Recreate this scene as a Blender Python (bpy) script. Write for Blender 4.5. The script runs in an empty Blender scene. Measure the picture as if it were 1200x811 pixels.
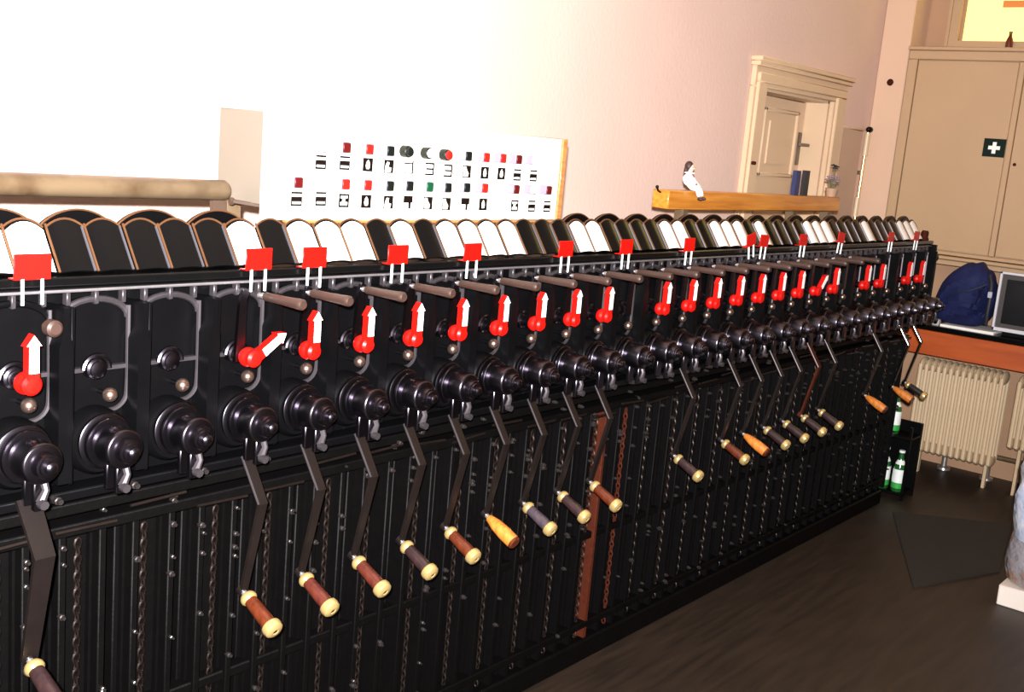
import bpy, bmesh, math, random
from mathutils import Vector, Matrix
random.seed(7)
PI = math.pi
scn = bpy.context.scene
COL = scn.collection

# ---------------------------------------------------------------- camera
YAW, PITCH, ROLL, FPX = 0.9006382, 0.1829710, 0.0876686, 1292.617
CAM = Vector((0.0, -1.7216926, 1.5148212))
cy, sy, cp, sp = math.cos(YAW), math.sin(YAW), math.cos(PITCH), math.sin(PITCH)
fwd = Vector((sy * cp, cy * cp, -sp)); rgt = Vector((cy, -sy, 0)); upv = rgt.cross(fwd)
cr, sr = math.cos(ROLL), math.sin(ROLL)
R_ = cr * rgt + sr * upv; U_ = -sr * rgt + cr * upv
cd = bpy.data.cameras.new('camera'); cam = bpy.data.objects.new('camera', cd); COL.objects.link(cam)
cd.sensor_fit = 'HORIZONTAL'; cd.sensor_width = 36.0; cd.lens = 36.0 * FPX / 1200.0; cd.clip_start = 0.02
m = Matrix.Identity(4)
for r in range(3):
    m[r][0], m[r][1], m[r][2], m[r][3] = R_[r], U_[r], -fwd[r], CAM[r]
cam.matrix_world = m
scn.camera = cam

# ---------------------------------------------------------------- world, lights, exposure
w = bpy.data.worlds.new('world'); scn.world = w; w.use_nodes = True
w.node_tree.nodes['Background'].inputs[0].default_value = (1.0, 0.86, 0.72, 1)
w.node_tree.nodes['Background'].inputs[1].default_value = 0.012
scn.view_settings.view_transform = 'Standard'
scn.view_settings.look = 'None'
scn.view_settings.exposure = 0.0
scn.view_settings.gamma = 1.0
scn.view_settings.use_curve_mapping = False
# the flash on the photographer's camera
fl = bpy.data.lights.new('flash', 'SPOT'); flo = bpy.data.objects.new('flash', fl); COL.objects.link(flo)
fl.energy = 1850; fl.color = (1.0, 0.985, 1.0); fl.shadow_soft_size = 0.022
fl.spot_size = math.radians(112); fl.spot_blend = 1.0
flo.location = (-0.10, -1.78, 1.60)
flo.rotation_euler = (Vector((1.80, 0.3, 1.50)) - flo.location).to_track_quat('-Z', 'Y').to_euler()
# unseen warm fill added near the ceiling at the machine's right end
al = bpy.data.lights.new('warm_fill', 'AREA'); alo = bpy.data.objects.new('warm_fill', al); COL.objects.link(alo)
al.energy = 8; al.color = (1.0, 0.58, 0.22); al.shape = 'RECTANGLE'; al.size = 1.2; al.size_y = 0.3
alo.location = (4.4, -1.9, 2.9)

# ---------------------------------------------------------------- materials
MATS = {}
def mat(name, col, rough=0.5, metal=0.0, spec=0.5, coat=0.0, noise=None, bump=None, emit=None, trans=0.0, mix=None):
    """noise=(scale, amount) value mottling; bump=(scale, strength, dist); mix=(colour2, scale, lo, hi) patches"""
    M = bpy.data.materials.new(name); M.use_nodes = True
    nt = M.node_tree; b = nt.nodes['Principled BSDF']
    b.inputs['Base Color'].default_value = (*col, 1); b.inputs['Roughness'].default_value = rough
    b.inputs['Metallic'].default_value = metal; b.inputs['Specular IOR Level'].default_value = spec
    b.inputs['Coat Weight'].default_value = coat; b.inputs['Coat Roughness'].default_value = 0.15
    b.inputs['Transmission Weight'].default_value = trans
    tc = nt.nodes.new('ShaderNodeTexCoord'); src = None
    def nz(scale, detail=6):
        n = nt.nodes.new('ShaderNodeTexNoise'); n.inputs['Scale'].default_value = scale
        n.inputs['Detail'].default_value = detail; nt.links.new(tc.outputs['Object'], n.inputs['Vector']); return n
    if mix:
        n = nz(mix[1]); cr_ = nt.nodes.new('ShaderNodeValToRGB')
        cr_.color_ramp.elements[0].position = mix[2]; cr_.color_ramp.elements[0].color = (*col, 1)
        cr_.color_ramp.elements[1].position = mix[3]; cr_.color_ramp.elements[1].color = (*mix[0], 1)
        nt.links.new(n.outputs['Fac'], cr_.inputs['Fac']); src = cr_.outputs['Color']
    if noise:
        n = nz(noise[0]); mp = nt.nodes.new('ShaderNodeMapRange')
        mp.inputs['To Min'].default_value = 1 - noise[1]; mp.inputs['To Max'].default_value = 1 + noise[1]
        nt.links.new(n.outputs['Fac'], mp.inputs['Value'])
        hs = nt.nodes.new('ShaderNodeHueSaturation'); hs.inputs['Color'].default_value = (*col, 1)
        if src: nt.links.new(src, hs.inputs['Color'])
        nt.links.new(mp.outputs['Result'], hs.inputs['Value']); src = hs.outputs['Color']
    if src: nt.links.new(src, b.inputs['Base Color'])
    if bump:
        n = nz(bump[0], 4); bp = nt.nodes.new('ShaderNodeBump')
        bp.inputs['Strength'].default_value = bump[1]; bp.inputs['Distance'].default_value = bump[2]
        nt.links.new(n.outputs['Fac'], bp.inputs['Height']); nt.links.new(bp.outputs['Normal'], b.inputs['Normal'])
    if emit:
        b.inputs['Emission Color'].default_value = (*emit[0], 1); b.inputs['Emission Strength'].default_value = emit[1]
    MATS[name] = M; return M

def wood(name, c1, c2, scale=(2, 30, 30), rough=0.4, coat=0.2):
    M = mat(name, c1, rough, coat=coat); nt = M.node_tree; b = nt.nodes['Principled BSDF']
    tc = nt.nodes.new('ShaderNodeTexCoord'); mp = nt.nodes.new('ShaderNodeMapping'); mp.inputs['Scale'].default_value = scale
    n = nt.nodes.new('ShaderNodeTexNoise'); n.inputs['Scale'].default_value = 4; n.inputs['Detail'].default_value = 8
    cr_ = nt.nodes.new('ShaderNodeValToRGB')
    cr_.color_ramp.elements[0].position = 0.32; cr_.color_ramp.elements[0].color = (*c1, 1)
    cr_.color_ramp.elements[1].position = 0.7; cr_.color_ramp.elements[1].color = (*c2, 1)
    nt.links.new(tc.outputs['Object'], mp.inputs['Vector']); nt.links.new(mp.outputs['Vector'], n.inputs['Vector'])
    nt.links.new(n.outputs['Fac'], cr_.inputs['Fac']); nt.links.new(cr_.outputs['Color'], b.inputs['Base Color'])
    return M

plaster = mat('plaster', (0.66, 0.475, 0.40), 0.85, spec=0.15, noise=(1.6, 0.10), bump=(55, 0.35, 0.004))
pilaster_paint = mat('pilaster_paint', (0.62, 0.42, 0.29), 0.6, spec=0.3, noise=(3, 0.06), bump=(40, 0.15, 0.002))
recess_shade = mat('recess_shade', (0.40, 0.23, 0.13), 0.7, noise=(6, 0.15), bump=(50, 0.3, 0.004))  # wall tone darkened to brown for the shade in the recess
cream = mat('cream_gloss', (0.44, 0.29, 0.165), 0.36, spec=0.5, noise=(4, 0.05), bump=(18, 0.12, 0.002))
door_paint = mat('door_cream', (0.62, 0.44, 0.28), 0.42, noise=(5, 0.06), bump=(20, 0.12, 0.002))
rad_paint = mat('radiator_cream', (0.60, 0.45, 0.28), 0.38, noise=(9, 0.08))
ceil_paint = mat('ceiling_white', (0.72, 0.62, 0.5), 0.9)
floor_m = wood('floor_boards', (0.012, 0.0065, 0.0035), (0.028, 0.016, 0.009), (1.0, 9, 9), 0.55, 0.0)
dark_rough = mat('dark_floor_patch', (0.016, 0.012, 0.008), 0.85, bump=(180, 0.8, 0.004))
black = mat('black_enamel', (0.0016, 0.0015, 0.0017), 0.38, spec=0.11, noise=(14, 0.35), bump=(38, 0.25, 0.002))
black_low = mat('black_greasy', (0.0014, 0.0011, 0.0011), 0.55, spec=0.08, noise=(22, 0.5), bump=(60, 0.4, 0.003))
black_gloss = mat('black_gloss', (0.0022, 0.0021, 0.0022), 0.22, spec=0.22, bump=(25, 0.10, 0.001))
hub_m = mat('worn_black_steel', (0.085, 0.075, 0.09), 0.28, metal=1.0, spec=0.5, noise=(30, 0.25))
edge_m = mat('edge_highlight', (0.065, 0.056, 0.060), 0.42, metal=0.7, noise=(30, 0.4))  # lighter metal that gives rims, tabs and arm edges their highlights
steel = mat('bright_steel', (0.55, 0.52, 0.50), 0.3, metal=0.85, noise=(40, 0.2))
rust = mat('rusty_iron', (0.045, 0.0085, 0.003), 0.75, spec=0.1, noise=(40, 0.5), bump=(90, 0.5, 0.003))
arm_m = mat('brown_black_iron', (0.012, 0.008, 0.007), 0.4, metal=0.5, noise=(30, 0.3))
chain_m = mat('oily_chain', (0.022, 0.014, 0.011), 0.45, metal=0.8, noise=(20, 0.5))
red = mat('signal_red', (0.46, 0.0040, 0.0018), 0.40, spec=0.3, noise=(25, 0.08))
white_paint = mat('white_paint', (0.86, 0.85, 0.82), 0.45, noise=(30, 0.05))
paper = mat('label_paper', (0.86, 0.85, 0.80), 0.7, spec=0.2, noise=(25, 0.05))
paper_y = mat('label_paper_stained', (0.86, 0.85, 0.80), 0.7, spec=0.2, mix=((0.80, 0.74, 0.30), 14, 0.55, 0.68))
bronze_fringe = mat('bronze_edge_fringe', (0.13, 0.055, 0.022), 0.4, metal=0.5, noise=(30, 0.3))  # bronze of the cover edging, reused for the vaults' colour fringe
brass = mat('brass', (0.95, 0.66, 0.28), 0.26, metal=0.8, noise=(30, 0.1))
ivory = mat('brass_pale', (0.70, 0.49, 0.19), 0.27, metal=0.7, noise=(30, 0.1))
grey_grip = mat('grey_brown_grip', (0.034, 0.016, 0.011), 0.5, noise=(60, 0.25), bump=(60, 0.2, 0.001))
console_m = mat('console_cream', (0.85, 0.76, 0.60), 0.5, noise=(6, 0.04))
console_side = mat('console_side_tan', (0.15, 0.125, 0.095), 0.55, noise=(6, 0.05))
brown_grain_m = wood('brown_grain', (0.30, 0.12, 0.035), (0.42, 0.19, 0.06))
beam_m = wood('varnished_beam', (0.40, 0.125, 0.012), (0.60, 0.24, 0.032), (1.2, 18, 18), 0.35, 0.4)
fascia_m = wood('fascia_wood', (0.36, 0.058, 0.007), (0.46, 0.088, 0.013), (12, 1.0, 12), 0.4, 0.2)
pipe_m = mat('pipe_cream', (0.125, 0.085, 0.048), 0.33, noise=(12, 0.15), mix=((0.055, 0.030, 0.014), 9, 0.5, 0.7))
grip_m = {
 'redbrown': wood('grip_redbrown', (0.050, 0.009, 0.003), (0.095, 0.019, 0.006), (30, 30, 3), 0.3, 0.4),
 'darkred': wood('grip_darkred', (0.045, 0.009, 0.006), (0.085, 0.018, 0.010), (30, 30, 3), 0.3, 0.4),
 'dark': wood('grip_dark', (0.014, 0.007, 0.008), (0.028, 0.013, 0.012), (30, 30, 3), 0.3, 0.4),
 'grey': wood('grip_grey', (0.030, 0.020, 0.027), (0.050, 0.036, 0.042), (30, 30, 3), 0.35, 0.3),
 'orange': wood('grip_orange', (0.38, 0.10, 0.014), (0.58, 0.20, 0.034), (30, 30, 3), 0.35, 0.3),
 'black': mat('grip_black', (0.012, 0.010, 0.010), 0.3),
}

# ---------------------------------------------------------------- mesh helpers
class MB:
    def __init__(s): s.bm = bmesh.new()
    def _fin(s, vs, fs, smooth):
        bv = [s.bm.verts.new(v) for v in vs]
        for f in fs:
            try:
                q = s.bm.faces.new([bv[i] for i in f]); q.smooth = smooth
            except ValueError: pass
        return s
    def box(s, x0, x1, y0, y1, z0, z1, bev=0.0):
        t = bmesh.new(); bmesh.ops.create_cube(t, size=1)
        bmesh.ops.scale(t, vec=(x1 - x0, y1 - y0, z1 - z0), verts=t.verts)
        bmesh.ops.translate(t, vec=((x0 + x1) / 2, (y0 + y1) / 2, (z0 + z1) / 2), verts=t.verts)
        if bev: bmesh.ops.bevel(t, geom=t.edges[:], offset=bev, segments=1, affect='EDGES', profile=0.5)
        s.add(t); t.free(); return s
    def add(s, t, M=None):
        mp = {}
        for v in t.verts: mp[v] = s.bm.verts.new(M @ v.co if M else v.co)
        for f in t.faces:
            q = s.bm.faces.new([mp[v] for v in f.verts]); q.smooth = f.smooth
        return s
    def lathe(s, p, d, prof, n=24, cap=True):
        """prof = [(t along axis, radius)...] from point p along d"""
        p = Vector(p); d = Vector(d).normalized(); a = d.orthogonal().normalized(); b = d.cross(a)
        vs = []; fs = []
        for t, r in prof:
            for k in range(n):
                an = 2 * PI * k / n; vs.append(p + d * t + (a * math.cos(an) + b * math.sin(an)) * r)
        for i in range(len(prof) - 1):
            for k in range(n):
                k2 = (k + 1) % n; fs.append((i * n + k, i * n + k2, (i + 1) * n + k2, (i + 1) * n + k))
        bv = [s.bm.verts.new(v) for v in vs]
        for f in fs:
            q = s.bm.faces.new([bv[i] for i in f]); q.smooth = True
        if cap:
            s.bm.faces.new([bv[k] for k in reversed(range(n))])
            s.bm.faces.new([bv[(len(prof) - 1) * n + k] for k in range(n)])
        return s
    def cyl(s, a, b, r, n=12, r2=None):
        a = Vector(a); b = Vector(b); L = (b - a).length
        return s.lathe(a, b - a, [(0, r), (L, r if r2 is None else r2)], n)
    def tube(s, pts, r, n=8, closed=False):
        pts = [Vector(p) for p in pts]; N = len(pts); rings = []
        rr = r if isinstance(r, (list, tuple)) else [r] * N
        ref = None
        for i, p in enumerate(pts):
            q0 = pts[i - 1] if (i or closed) else pts[0]; q1 = pts[(i + 1) % N] if (i < N - 1 or closed) else pts[-1]
            d = (q1 - q0).normalized()
            if ref is None: ref = d.orthogonal().normalized()
            a = (ref - d * ref.dot(d)).normalized(); ref = a; b = d.cross(a)
            rings.append([s.bm.verts.new(p + (a * math.cos(2 * PI * k / n) + b * math.sin(2 * PI * k / n)) * rr[i]) for k in range(n)])
        for i in range(N if closed else N - 1):
            A = rings[i]; B = rings[(i + 1) % N]
            for k in range(n):
                f = s.bm.faces.new([A[k], A[(k + 1) % n], B[(k + 1) % n], B[k]]); f.smooth = True
        if not closed:
            s.bm.faces.new(list(reversed(rings[0]))); s.bm.faces.new(rings[-1])
        return s
    def prism(s, poly, o, u, v, wv, depth, smooth=False):
        """polygon in plane o+u*a+v*b extruded by depth along wv"""
        o, u, v, wv = Vector(o), Vector(u), Vector(v), Vector(wv); n = len(poly)
        A = [o + u * a + v * b for a, b in poly]; B = [p + wv * depth for p in A]
        return s._fin(A + B, [tuple(range(n))[::-1], tuple(range(n, 2 * n))] + [(i, (i + 1) % n, n + (i + 1) % n, n + i) for i in range(n)], smooth)
    def ball(s, c, r, n=14, sc=(1, 1, 1)):
        t = bmesh.new(); bmesh.ops.create_uvsphere(t, u_segments=n, v_segments=max(6, n // 2 + 1), radius=r)
        for f in t.faces: f.smooth = True
        s.add(t, Matrix.Translation(c) @ Matrix.Diagonal((*sc, 1))); t.free(); return s
    def mesh(s, name):
        bmesh.ops.recalc_face_normals(s.bm, faces=s.bm.faces)
        me = bpy.data.meshes.new(name); s.bm.to_mesh(me); s.bm.free(); me.set_sharp_from_angle(angle=math.radians(38)); return me

def obj(name, mb, material, parent=None, loc=(0, 0, 0), rot=(0, 0, 0)):
    me = mb.mesh(name) if isinstance(mb, MB) else mb
    if not me.materials: me.materials.append(material)
    o = bpy.data.objects.new(name, me); COL.objects.link(o)
    o.location = loc; o.rotation_euler = rot
    if parent: o.parent = parent
    if me.materials[0] != material:
        o.material_slots[0].link = 'OBJECT'; o.material_slots[0].material = material
    return o
def tag(o, label, cat, group=None):
    o['label'] = label; o['category'] = cat
    if group: o['group'] = group
    return o
def thing(name, label, cat, loc=(0, 0, 0), group=None, rot=(0, 0, 0)):
    o = bpy.data.objects.new(name, None); COL.objects.link(o); o.empty_display_size = 0.02
    o.location = loc; o.rotation_euler = rot
    return tag(o, label, cat, group)
def struct(name, mb, material, parent=None):
    o = obj(name, mb, material, parent)
    if not parent: o['kind'] = 'structure'
    return o
ORD = ['first', 'second', 'third', 'fourth', 'fifth', 'sixth', 'seventh', 'eighth', 'ninth', 'tenth', 'eleventh', 'twelfth', 'thirteenth',
       'fourteenth', 'fifteenth', 'sixteenth', 'seventeenth', 'eighteenth', 'nineteenth', 'twentieth', 'twenty-first', 'twenty-second',
       'twenty-third', 'twenty-fourth', 'twenty-fifth', 'twenty-sixth', 'twenty-seventh', 'twenty-eighth', 'twenty-ninth', 'thirtieth']
X_, Y_, Z_ = Vector((1, 0, 0)), Vector((0, 1, 0)), Vector((0, 0, 1))
def arcpts(c, r, a0, a1, n): return [(c[0] + r * math.cos(a0 + (a1 - a0) * k / n), c[1] + r * math.sin(a0 + (a1 - a0) * k / n)) for k in range(n + 1)]

# unit positions along the machine (castings get slightly wider towards the far end)
def XU(i): return 0.842 + 0.141 * i + 0.00025 * i * i
def BX(j): return 0.927 + 0.14105 * j + 0.000378 * j * j       # joints between the lock covers
NU = 29
WALL_Y, WALL_X = 0.60, 5.80

# ================================================================ SETTING
mb = MB(); mb.box(-2.2, 6.9, -4.6, 0.75, -0.05, 0); fl_o = struct('floor', mb, floor_m)
struct('ceiling', MB().box(-2.2, 6.9, -4.6, 0.75, 3.1, 3.15), ceil_paint)
# back wall with a door opening
DX0, DX1, DZ = 4.535, 5.26, 1.84
mb = MB()
mb.box(-2.2, DX0, WALL_Y, WALL_Y + 0.22, 0, 3.1); mb.box(DX1, 6.9, WALL_Y, WALL_Y + 0.22, 0, 3.1); mb.box(DX0, DX1, WALL_Y, WALL_Y + 0.22, DZ, 3.1)
struct('wall_back', mb, plaster)
struct('wall_left', MB().box(-2.25, -2.2, -4.6, 0.82, 0, 3.1), plaster)
struct('wall_front', MB().box(-2.2, 6.9, -4.65, -4.6, 0, 3.1), plaster)
# right wall: recessed plane behind cupboard and counter
WX0, WX1 = 6.02, 6.12
mb = MB()
wy0, wy1, wz0 = -0.75, 0.262, 2.22
mb.box(WX0, WX1, -4.6, wy0, 0, 3.1); mb.box(WX0, WX1, wy1, 0.6, 0, 3.1); mb.box(WX0, WX1, wy0, wy1, 0, wz0); mb.box(WX0, WX1, wy0, wy1, 2.85, 3.1)
struct('wall_right', mb, recess_shade)
mb = MB(); mb.box(5.80, 6.02, 0.445, 0.60, 0, 3.1, 0.006); struct('trim_1', mb, pilaster_paint)
# lit borrowed-light window above the cupboard
t = thing('window_1', 'x', 'window'); del t['label']; del t['category']; t['kind'] = 'structure'
mb = MB()
xw = 5.985
mb.box(xw, 6.06, 0.275, 0.325, 2.222, 2.87); mb.box(xw, 6.06, -0.80, 0.325, 2.183, 2.222)
mb.box(xw, 6.06, -0.80, -0.75, 2.222, 2.87); mb.box(xw, 6.06, -0.80, 0.325, 2.87, 2.92)
mb.box(xw - 0.012, xw + 0.002, 0.318, 0.333, 2.183, 2.92); mb.box(xw - 0.03, xw + 0.01, -0.80, 0.333, 2.171, 2.183)
obj('window_frame', mb, cream, t)
lit = mat('lit_frosted_glass', (0.9, 0.75, 0.3), 0.5, emit=((1.0, 0.80, 0.16), 1.25))
obj('pane', MB().box(6.03, 6.04, -0.76, 0.285, 2.21, 2.88), lit, t)
obj('pane_strip', MB().box(6.022, 6.03, -0.03, 0.085, 2.392, 2.425), mat('strip_orange', (0.75, 0.24, 0.05), 0.6), t)  # flat orange strip on the pane
# baseboard
struct('baseboard_back', MB().box(-2.2, 4.40, 0.582, 0.60, 0, 0.10, 0.004), cream)

# back door
t = thing('door_1', 'x', 'door'); del t['label']; del t['category']; t['kind'] = 'structure'
mb = MB()
for x0, x1 in ((4.415, DX0), (DX1, 5.40)):
    mb.box(x0, x1, 0.575, 0.60, 0, DZ, 0.004); mb.box(x0 + 0.02, x1 - 0.02, 0.562, 0.58, 0, DZ + 0.02, 0.004)
mb.box(4.415, 5.40, 0.5752, 0.60, DZ, 1.93, 0.004); mb.box(4.435, 5.38, 0.5615, 0.58, DZ + 0.02, 1.90, 0.004)
mb.box(4.405, 5.41, 0.555, 0.60, 1.925, 1.945, 0.003); mb.box(4.40, 5.415, 0.545, 0.60, 1.945, 1.965, 0.003)
obj('door_frame', mb, door_paint, t)
mb = MB(); mb.box(DX0, DX0 + 0.012, 0.60, 0.82, 0, DZ); mb.box(DX1 - 0.012, DX1, 0.60, 0.82, 0, DZ); mb.box(DX0, DX1, 0.60, 0.82, DZ - 0.012, DZ)
obj('door_reveal', mb, door_paint, t)
leaf = obj('door_leaf', MB().box(DX0 + 0.015, DX1 - 0.015, 0.712, 0.75, 0.01, DZ - 0.014, 0.003), door_paint, t)
mb = MB()
for z0, z1 in ((1.455, 1.775), (0.95, 1.33), (0.2, 0.83)):
    x0, x1 = 4.80, 5.165
    for a in ((x0, x1, z0, z0 + 0.018), (x0, x1, z1 - 0.018, z1), (x0, x0 + 0.018, z0, z1), (x1 - 0.018, x1, z0, z1)):
        mb.box(a[0], a[1], 0.700, 0.716, a[2], a[3], 0.004)
    mb.prism([(x0 + .07, z0 + .06), (x1 - .07, z0 + .06), (x1 - .07, z1 - .06), (x0 + .07, z1 - .06)], (0, 0.704, 0), X_, Z_, Y_, 0.01)
obj('panel_moulding', mb, door_paint, leaf)
mb = MB(); mb.box(5.195, 5.228, 0.704, 0.713, 1.52, 1.68, 0.003); mb.cyl((5.212, 0.705, 1.62), (5.212, 0.655, 1.62), 0.008); mb.cyl((5.212, 0.66, 1.62), (5.12, 0.66, 1.62), 0.008)
obj('door_handle', mb, pipe_m, leaf)
obj('door_stop', MB().cyl((4.452, 0.575, 1.512), (4.452, 0.545, 1.512), 0.008), rust, t)

# ================================================================ THE LEVER FRAME
XL, XR, XLO = -0.05, 5.06, 5.00
frame = thing('lever_frame', 'long black cast-iron interlocking machine standing along the back wall', 'lever frame', (0, 0, 0))
obj('base_plinth', MB().box(XL, XLO, -0.03, 0.36, 0.0, 0.07, 0.006), black_low, frame)
obj('back_body', MB().box(XL, XLO - 0.01, 0.033, 0.34, 0.07, 0.86), black_low, frame)
obj('upper_body', MB().box(XL, XR, -0.03, 0.30, 0.86, 1.218), black, frame)
mb = MB(); mb.box(XL, XR + 0.03, -0.060, 0.32, 1.222, 1.2375, 0.003); obj('top_ledge', mb, black_gloss, frame)
obj('trim_rail', MB().box(XL, XR + 0.01, -0.062, -0.052, 1.2125, 1.2172, 0.0015), mat('rail_steel', (0.32, 0.30, 0.31), 0.35, metal=0.8, noise=(25, 0.4)), frame)
obj('hub_shelf', MB().box(XL, XR - 0.02, -0.075, -0.02, 0.862, 0.880, 0.003), black, frame)
for z, y in ((0.835, -0.045), (0.792, -0.035), (0.40, -0.02), (0.12, -0.03)):
    obj('cross_rail', MB().box(XL, XLO - 0.01, y, y + 0.05, z - 0.011, z + 0.011, 0.003), black_low, frame)
# right end casting, knob and crank spindle
mb = MB(); mb.prism([(0.0, 0.82), (0.30, 0.82), (0.30, 1.222), (-0.085, 1.222), (-0.085, 1.14), (-0.03, 0.95), (-0.03, 0.88)], (XR, 0, 0), Y_, Z_, X_, 0.012)
obj('end_plate', mb, black, frame)
mb = MB(); mb.lathe((5.075, -0.02, 1.2375), Z_, [(0, 0.020), (0.008, 0.020), (0.010, 0.016), (0.034, 0.017), (0.042, 0.012)], 16)
obj('end_knob', mb, rust, frame)
mb = MB(); mb.lathe((XR + 0.01, -0.05, 1.165), (1, 0, -0.06), [(0, 0.012), (0.05, 0.012), (0.052, 0.020), (0.085, 0.022), (0.095, 0.012)], 16)
obj('end_spindle', mb, black, frame)

# one casting per unit (plates share mesh data)
def plate_mb():
    h = 0.063
    mb = MB()
    poly = [(-h, 0.885), (h, 0.885)] + arcpts((0, 1.165), h, 0, PI, 10)
    poly = [(a, (1.165 + (b - 1.165) * 0.55) if b > 1.165 else b) for a, b in poly]
    mb.prism(poly, (0, -0.046, 0), X_, Z_, Y_, 0.02)
    return mb
plate_me = plate_mb().mesh('cast_plate')
def arch_mb():
    h = 0.061; mb = MB(); pts = []
    for k in range(13):
        a = PI * k / 12; pts.append((h * math.cos(a), -0.052, 1.165 + 0.55 * h * math.sin(a)))
    mb.tube(pts, 0.0058, 8); return mb
arch_me = arch_mb().mesh('arch_rim')
def rib_mb():
    mb = MB(); y0 = -0.092; d = 0.062
    mb.prism([(-0.006, 1.193), (-0.006, 1.150), (-0.013, 1.128), (-0.013, 0.90), (0.011, 0.90), (0.011, 1.128), (0.005, 1.150), (0.005, 1.193)], (0, y0, 0), X_, Z_, Y_, d)
    mb.box(0.016, 0.024, -0.075, -0.03, 0.89, 1.19, 0.002)
    return mb
rib_me = rib_mb().mesh('rib')
def sweep_mb():   # raised moulding that leaves the rib and curls into the hub cover
    pts = [(0.060, -0.056, 1.185), (0.060, -0.058, 1.06), (0.059, -0.058, 1.035)]
    for k in range(1, 7):
        a = -PI / 2 * k / 6; pts.append((0.029 + 0.030 * math.cos(a), -0.058, 1.035 + 0.030 * math.sin(a)))
    pts.append((0.008, -0.06, 1.002))
    mb = MB(); mb.tube(pts, 0.0042, 6)
    mb.box(0.022, 0.06, -0.058, -0.046, 1.076, 1.083); mb.box(-0.06, -0.022, -0.058, -0.046, 1.076, 1.083)
    return mb
sweep_me = sweep_mb().mesh('moulding')
def boss_mb():
    mb = MB()
    mb.tube([(0.023 * math.cos(PI * k / 10), -0.060, 1.080 + 0.023 * math.sin(PI * k / 10)) for k in range(11)], 0.0052, 8)
    mb.lathe((0, -0.046, 1.080), (0, -1, 0), [(0, 0.019), (0.016, 0.018), (0.018, 0.014), (0.022, 0.014), (0.024, 0.008)], 16)
    return mb
boss_me = boss_mb().mesh('pivot_boss')
ball_me = MB().ball((0.014, -0.080, 1.038), 0.0125, 14).mesh('lock_ball')
stem_me = MB().cyl((0.014, -0.046, 1.038), (0.014, -0.076, 1.038), 0.0045, 8).mesh('ball_stem')
def cover_mb():
    mb = MB(); mb.lathe((0, -0.046, 0.957), (0, -1, 0), [(0, 0.058), (0.026, 0.057), (0.034, 0.052), (0.038, 0.050), (0.039, 0.0)], 32, False)
    return mb
cover_me = cover_mb().mesh('hub_cover')
tab_me = MB().box(-0.004, 0.004, -0.059, -0.045, 1.190, 1.2125, 0.0015).mesh('ledge_tab')
lug_me = MB().box(-0.012, 0.012, -0.005, 0.005, 0.885, 0.945, 0.002).mesh('lug')
# lower stand: a sheet panel, two channel rails, a chain
panel_me = MB().box(-0.06, 0.06, 0.008, 0.032, 0.075, 0.782, 0.002).mesh('stand_panel')
rail_me = MB().box(-0.007, 0.007, -0.028, 0.012, 0.075, 0.785, 0.002).box(-0.012, 0.012, -0.004, 0.012, 0.075, 0.785).mesh('guide_rail')
def chain_mb(z0, z1):
    mb = MB(); z = z0; k = 0
    while z < z1:
        pts = []
        for q in range(8):
            a = 2 * PI * q / 8; u = 0.0062 * math.cos(a); v = 0.0105 * math.sin(a)
            pts.append((u, 0, z + v) if k % 2 else (0, u, z + v))
        mb.tube(pts, 0.0021, 4, True); z += 0.0155; k += 1
    return mb
chain_me = chain_mb(0.09, 0.77).mesh('chain')
arch_skip = ()
nuts = MB()
copper_m = mat('coppery_steel', (0.30, 0.20, 0.16), 0.32, metal=0.95, noise=(60, 0.4))
for i in range(NU):
    x = XU(i)
    obj('cast_plate', plate_me, black, frame, (x, 0, 0))
    obj('arch_rim', arch_me, edge_m if i else black, frame, (x, 0, 0))
    obj('moulding', sweep_me, edge_m, frame, (x, 0, 0))
    obj('pivot_boss', boss_me, hub_m, frame, (x, 0, 0))
    obj('lock_ball', ball_me, copper_m, frame, (x, 0, 0)); obj('ball_stem', stem_me, black, frame, (x, 0, 0))
    obj('hub_cover', cover_me, black, frame, (x, 0, 0))
    for tx in (-0.05, 0.0, 0.05): obj('ledge_tab', tab_me, edge_m, frame, (x + tx, 0, 0))
    obj('rib', rib_me, black, frame, (XU(i + 0.5), 0, 0))
    obj('stand_panel', panel_me, black_low, frame, (x, 0, 0))
    for s in (-1, 1):
        rm = rust if (i == 12 and s == 1) else black_low
        obj('guide_rail', rail_me, rm, frame, (x + s * 0.038, 0, 0))
    c = obj('chain', chain_me, rust if i == 13 else chain_m, frame, (x + random.uniform(-.012, .012), -0.012, 0)); c['kind'] = 'stuff'
    for q in range(14):
        nx = x + random.choice((-0.038, 0.038)) + random.uniform(-.003, .003); nz_ = random.choice((0.78, 0.74, 0.7, 0.66, 0.835, 0.55, 0.45, 0.35, 0.25, 0.15)) + random.uniform(-.025, .025)
        r = random.uniform(0.0035, 0.0062)
        yb = -0.047 if abs(nz_ - 0.835) < 0.012 else -0.028
        nuts.lathe((nx, yb + 0.004, nz_), (0, -1, 0), [(0, r), (0.010, r), (0.011, r * 0.7), (0.016, r * 0.6)], 6)
    nuts.lathe((x + 0.062, -0.075, 0.871), (0, -1, 0), [(0, 0.007), (0.012, 0.007), (0.013, 0.005), (0.02, 0.005)], 6)
o = obj('nuts', nuts, mat('dull_nut', (0.10, 0.085, 0.08), 0.38, metal=0.9, noise=(60, 0.5)), frame); o['kind'] = 'stuff'
# slanted locking bars in the stand
mb = MB()
for i in range(NU):
    x = XU(i)
    zz = 0.80 + random.uniform(-.03, .02); mb.tube([(x - 0.06, -0.042, zz), (x + 0.055, -0.042, zz + random.uniform(-.006, .006))], 0.0035, 5)
o = obj('rods', mb, chain_m, frame); o['kind'] = 'stuff'

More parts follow.
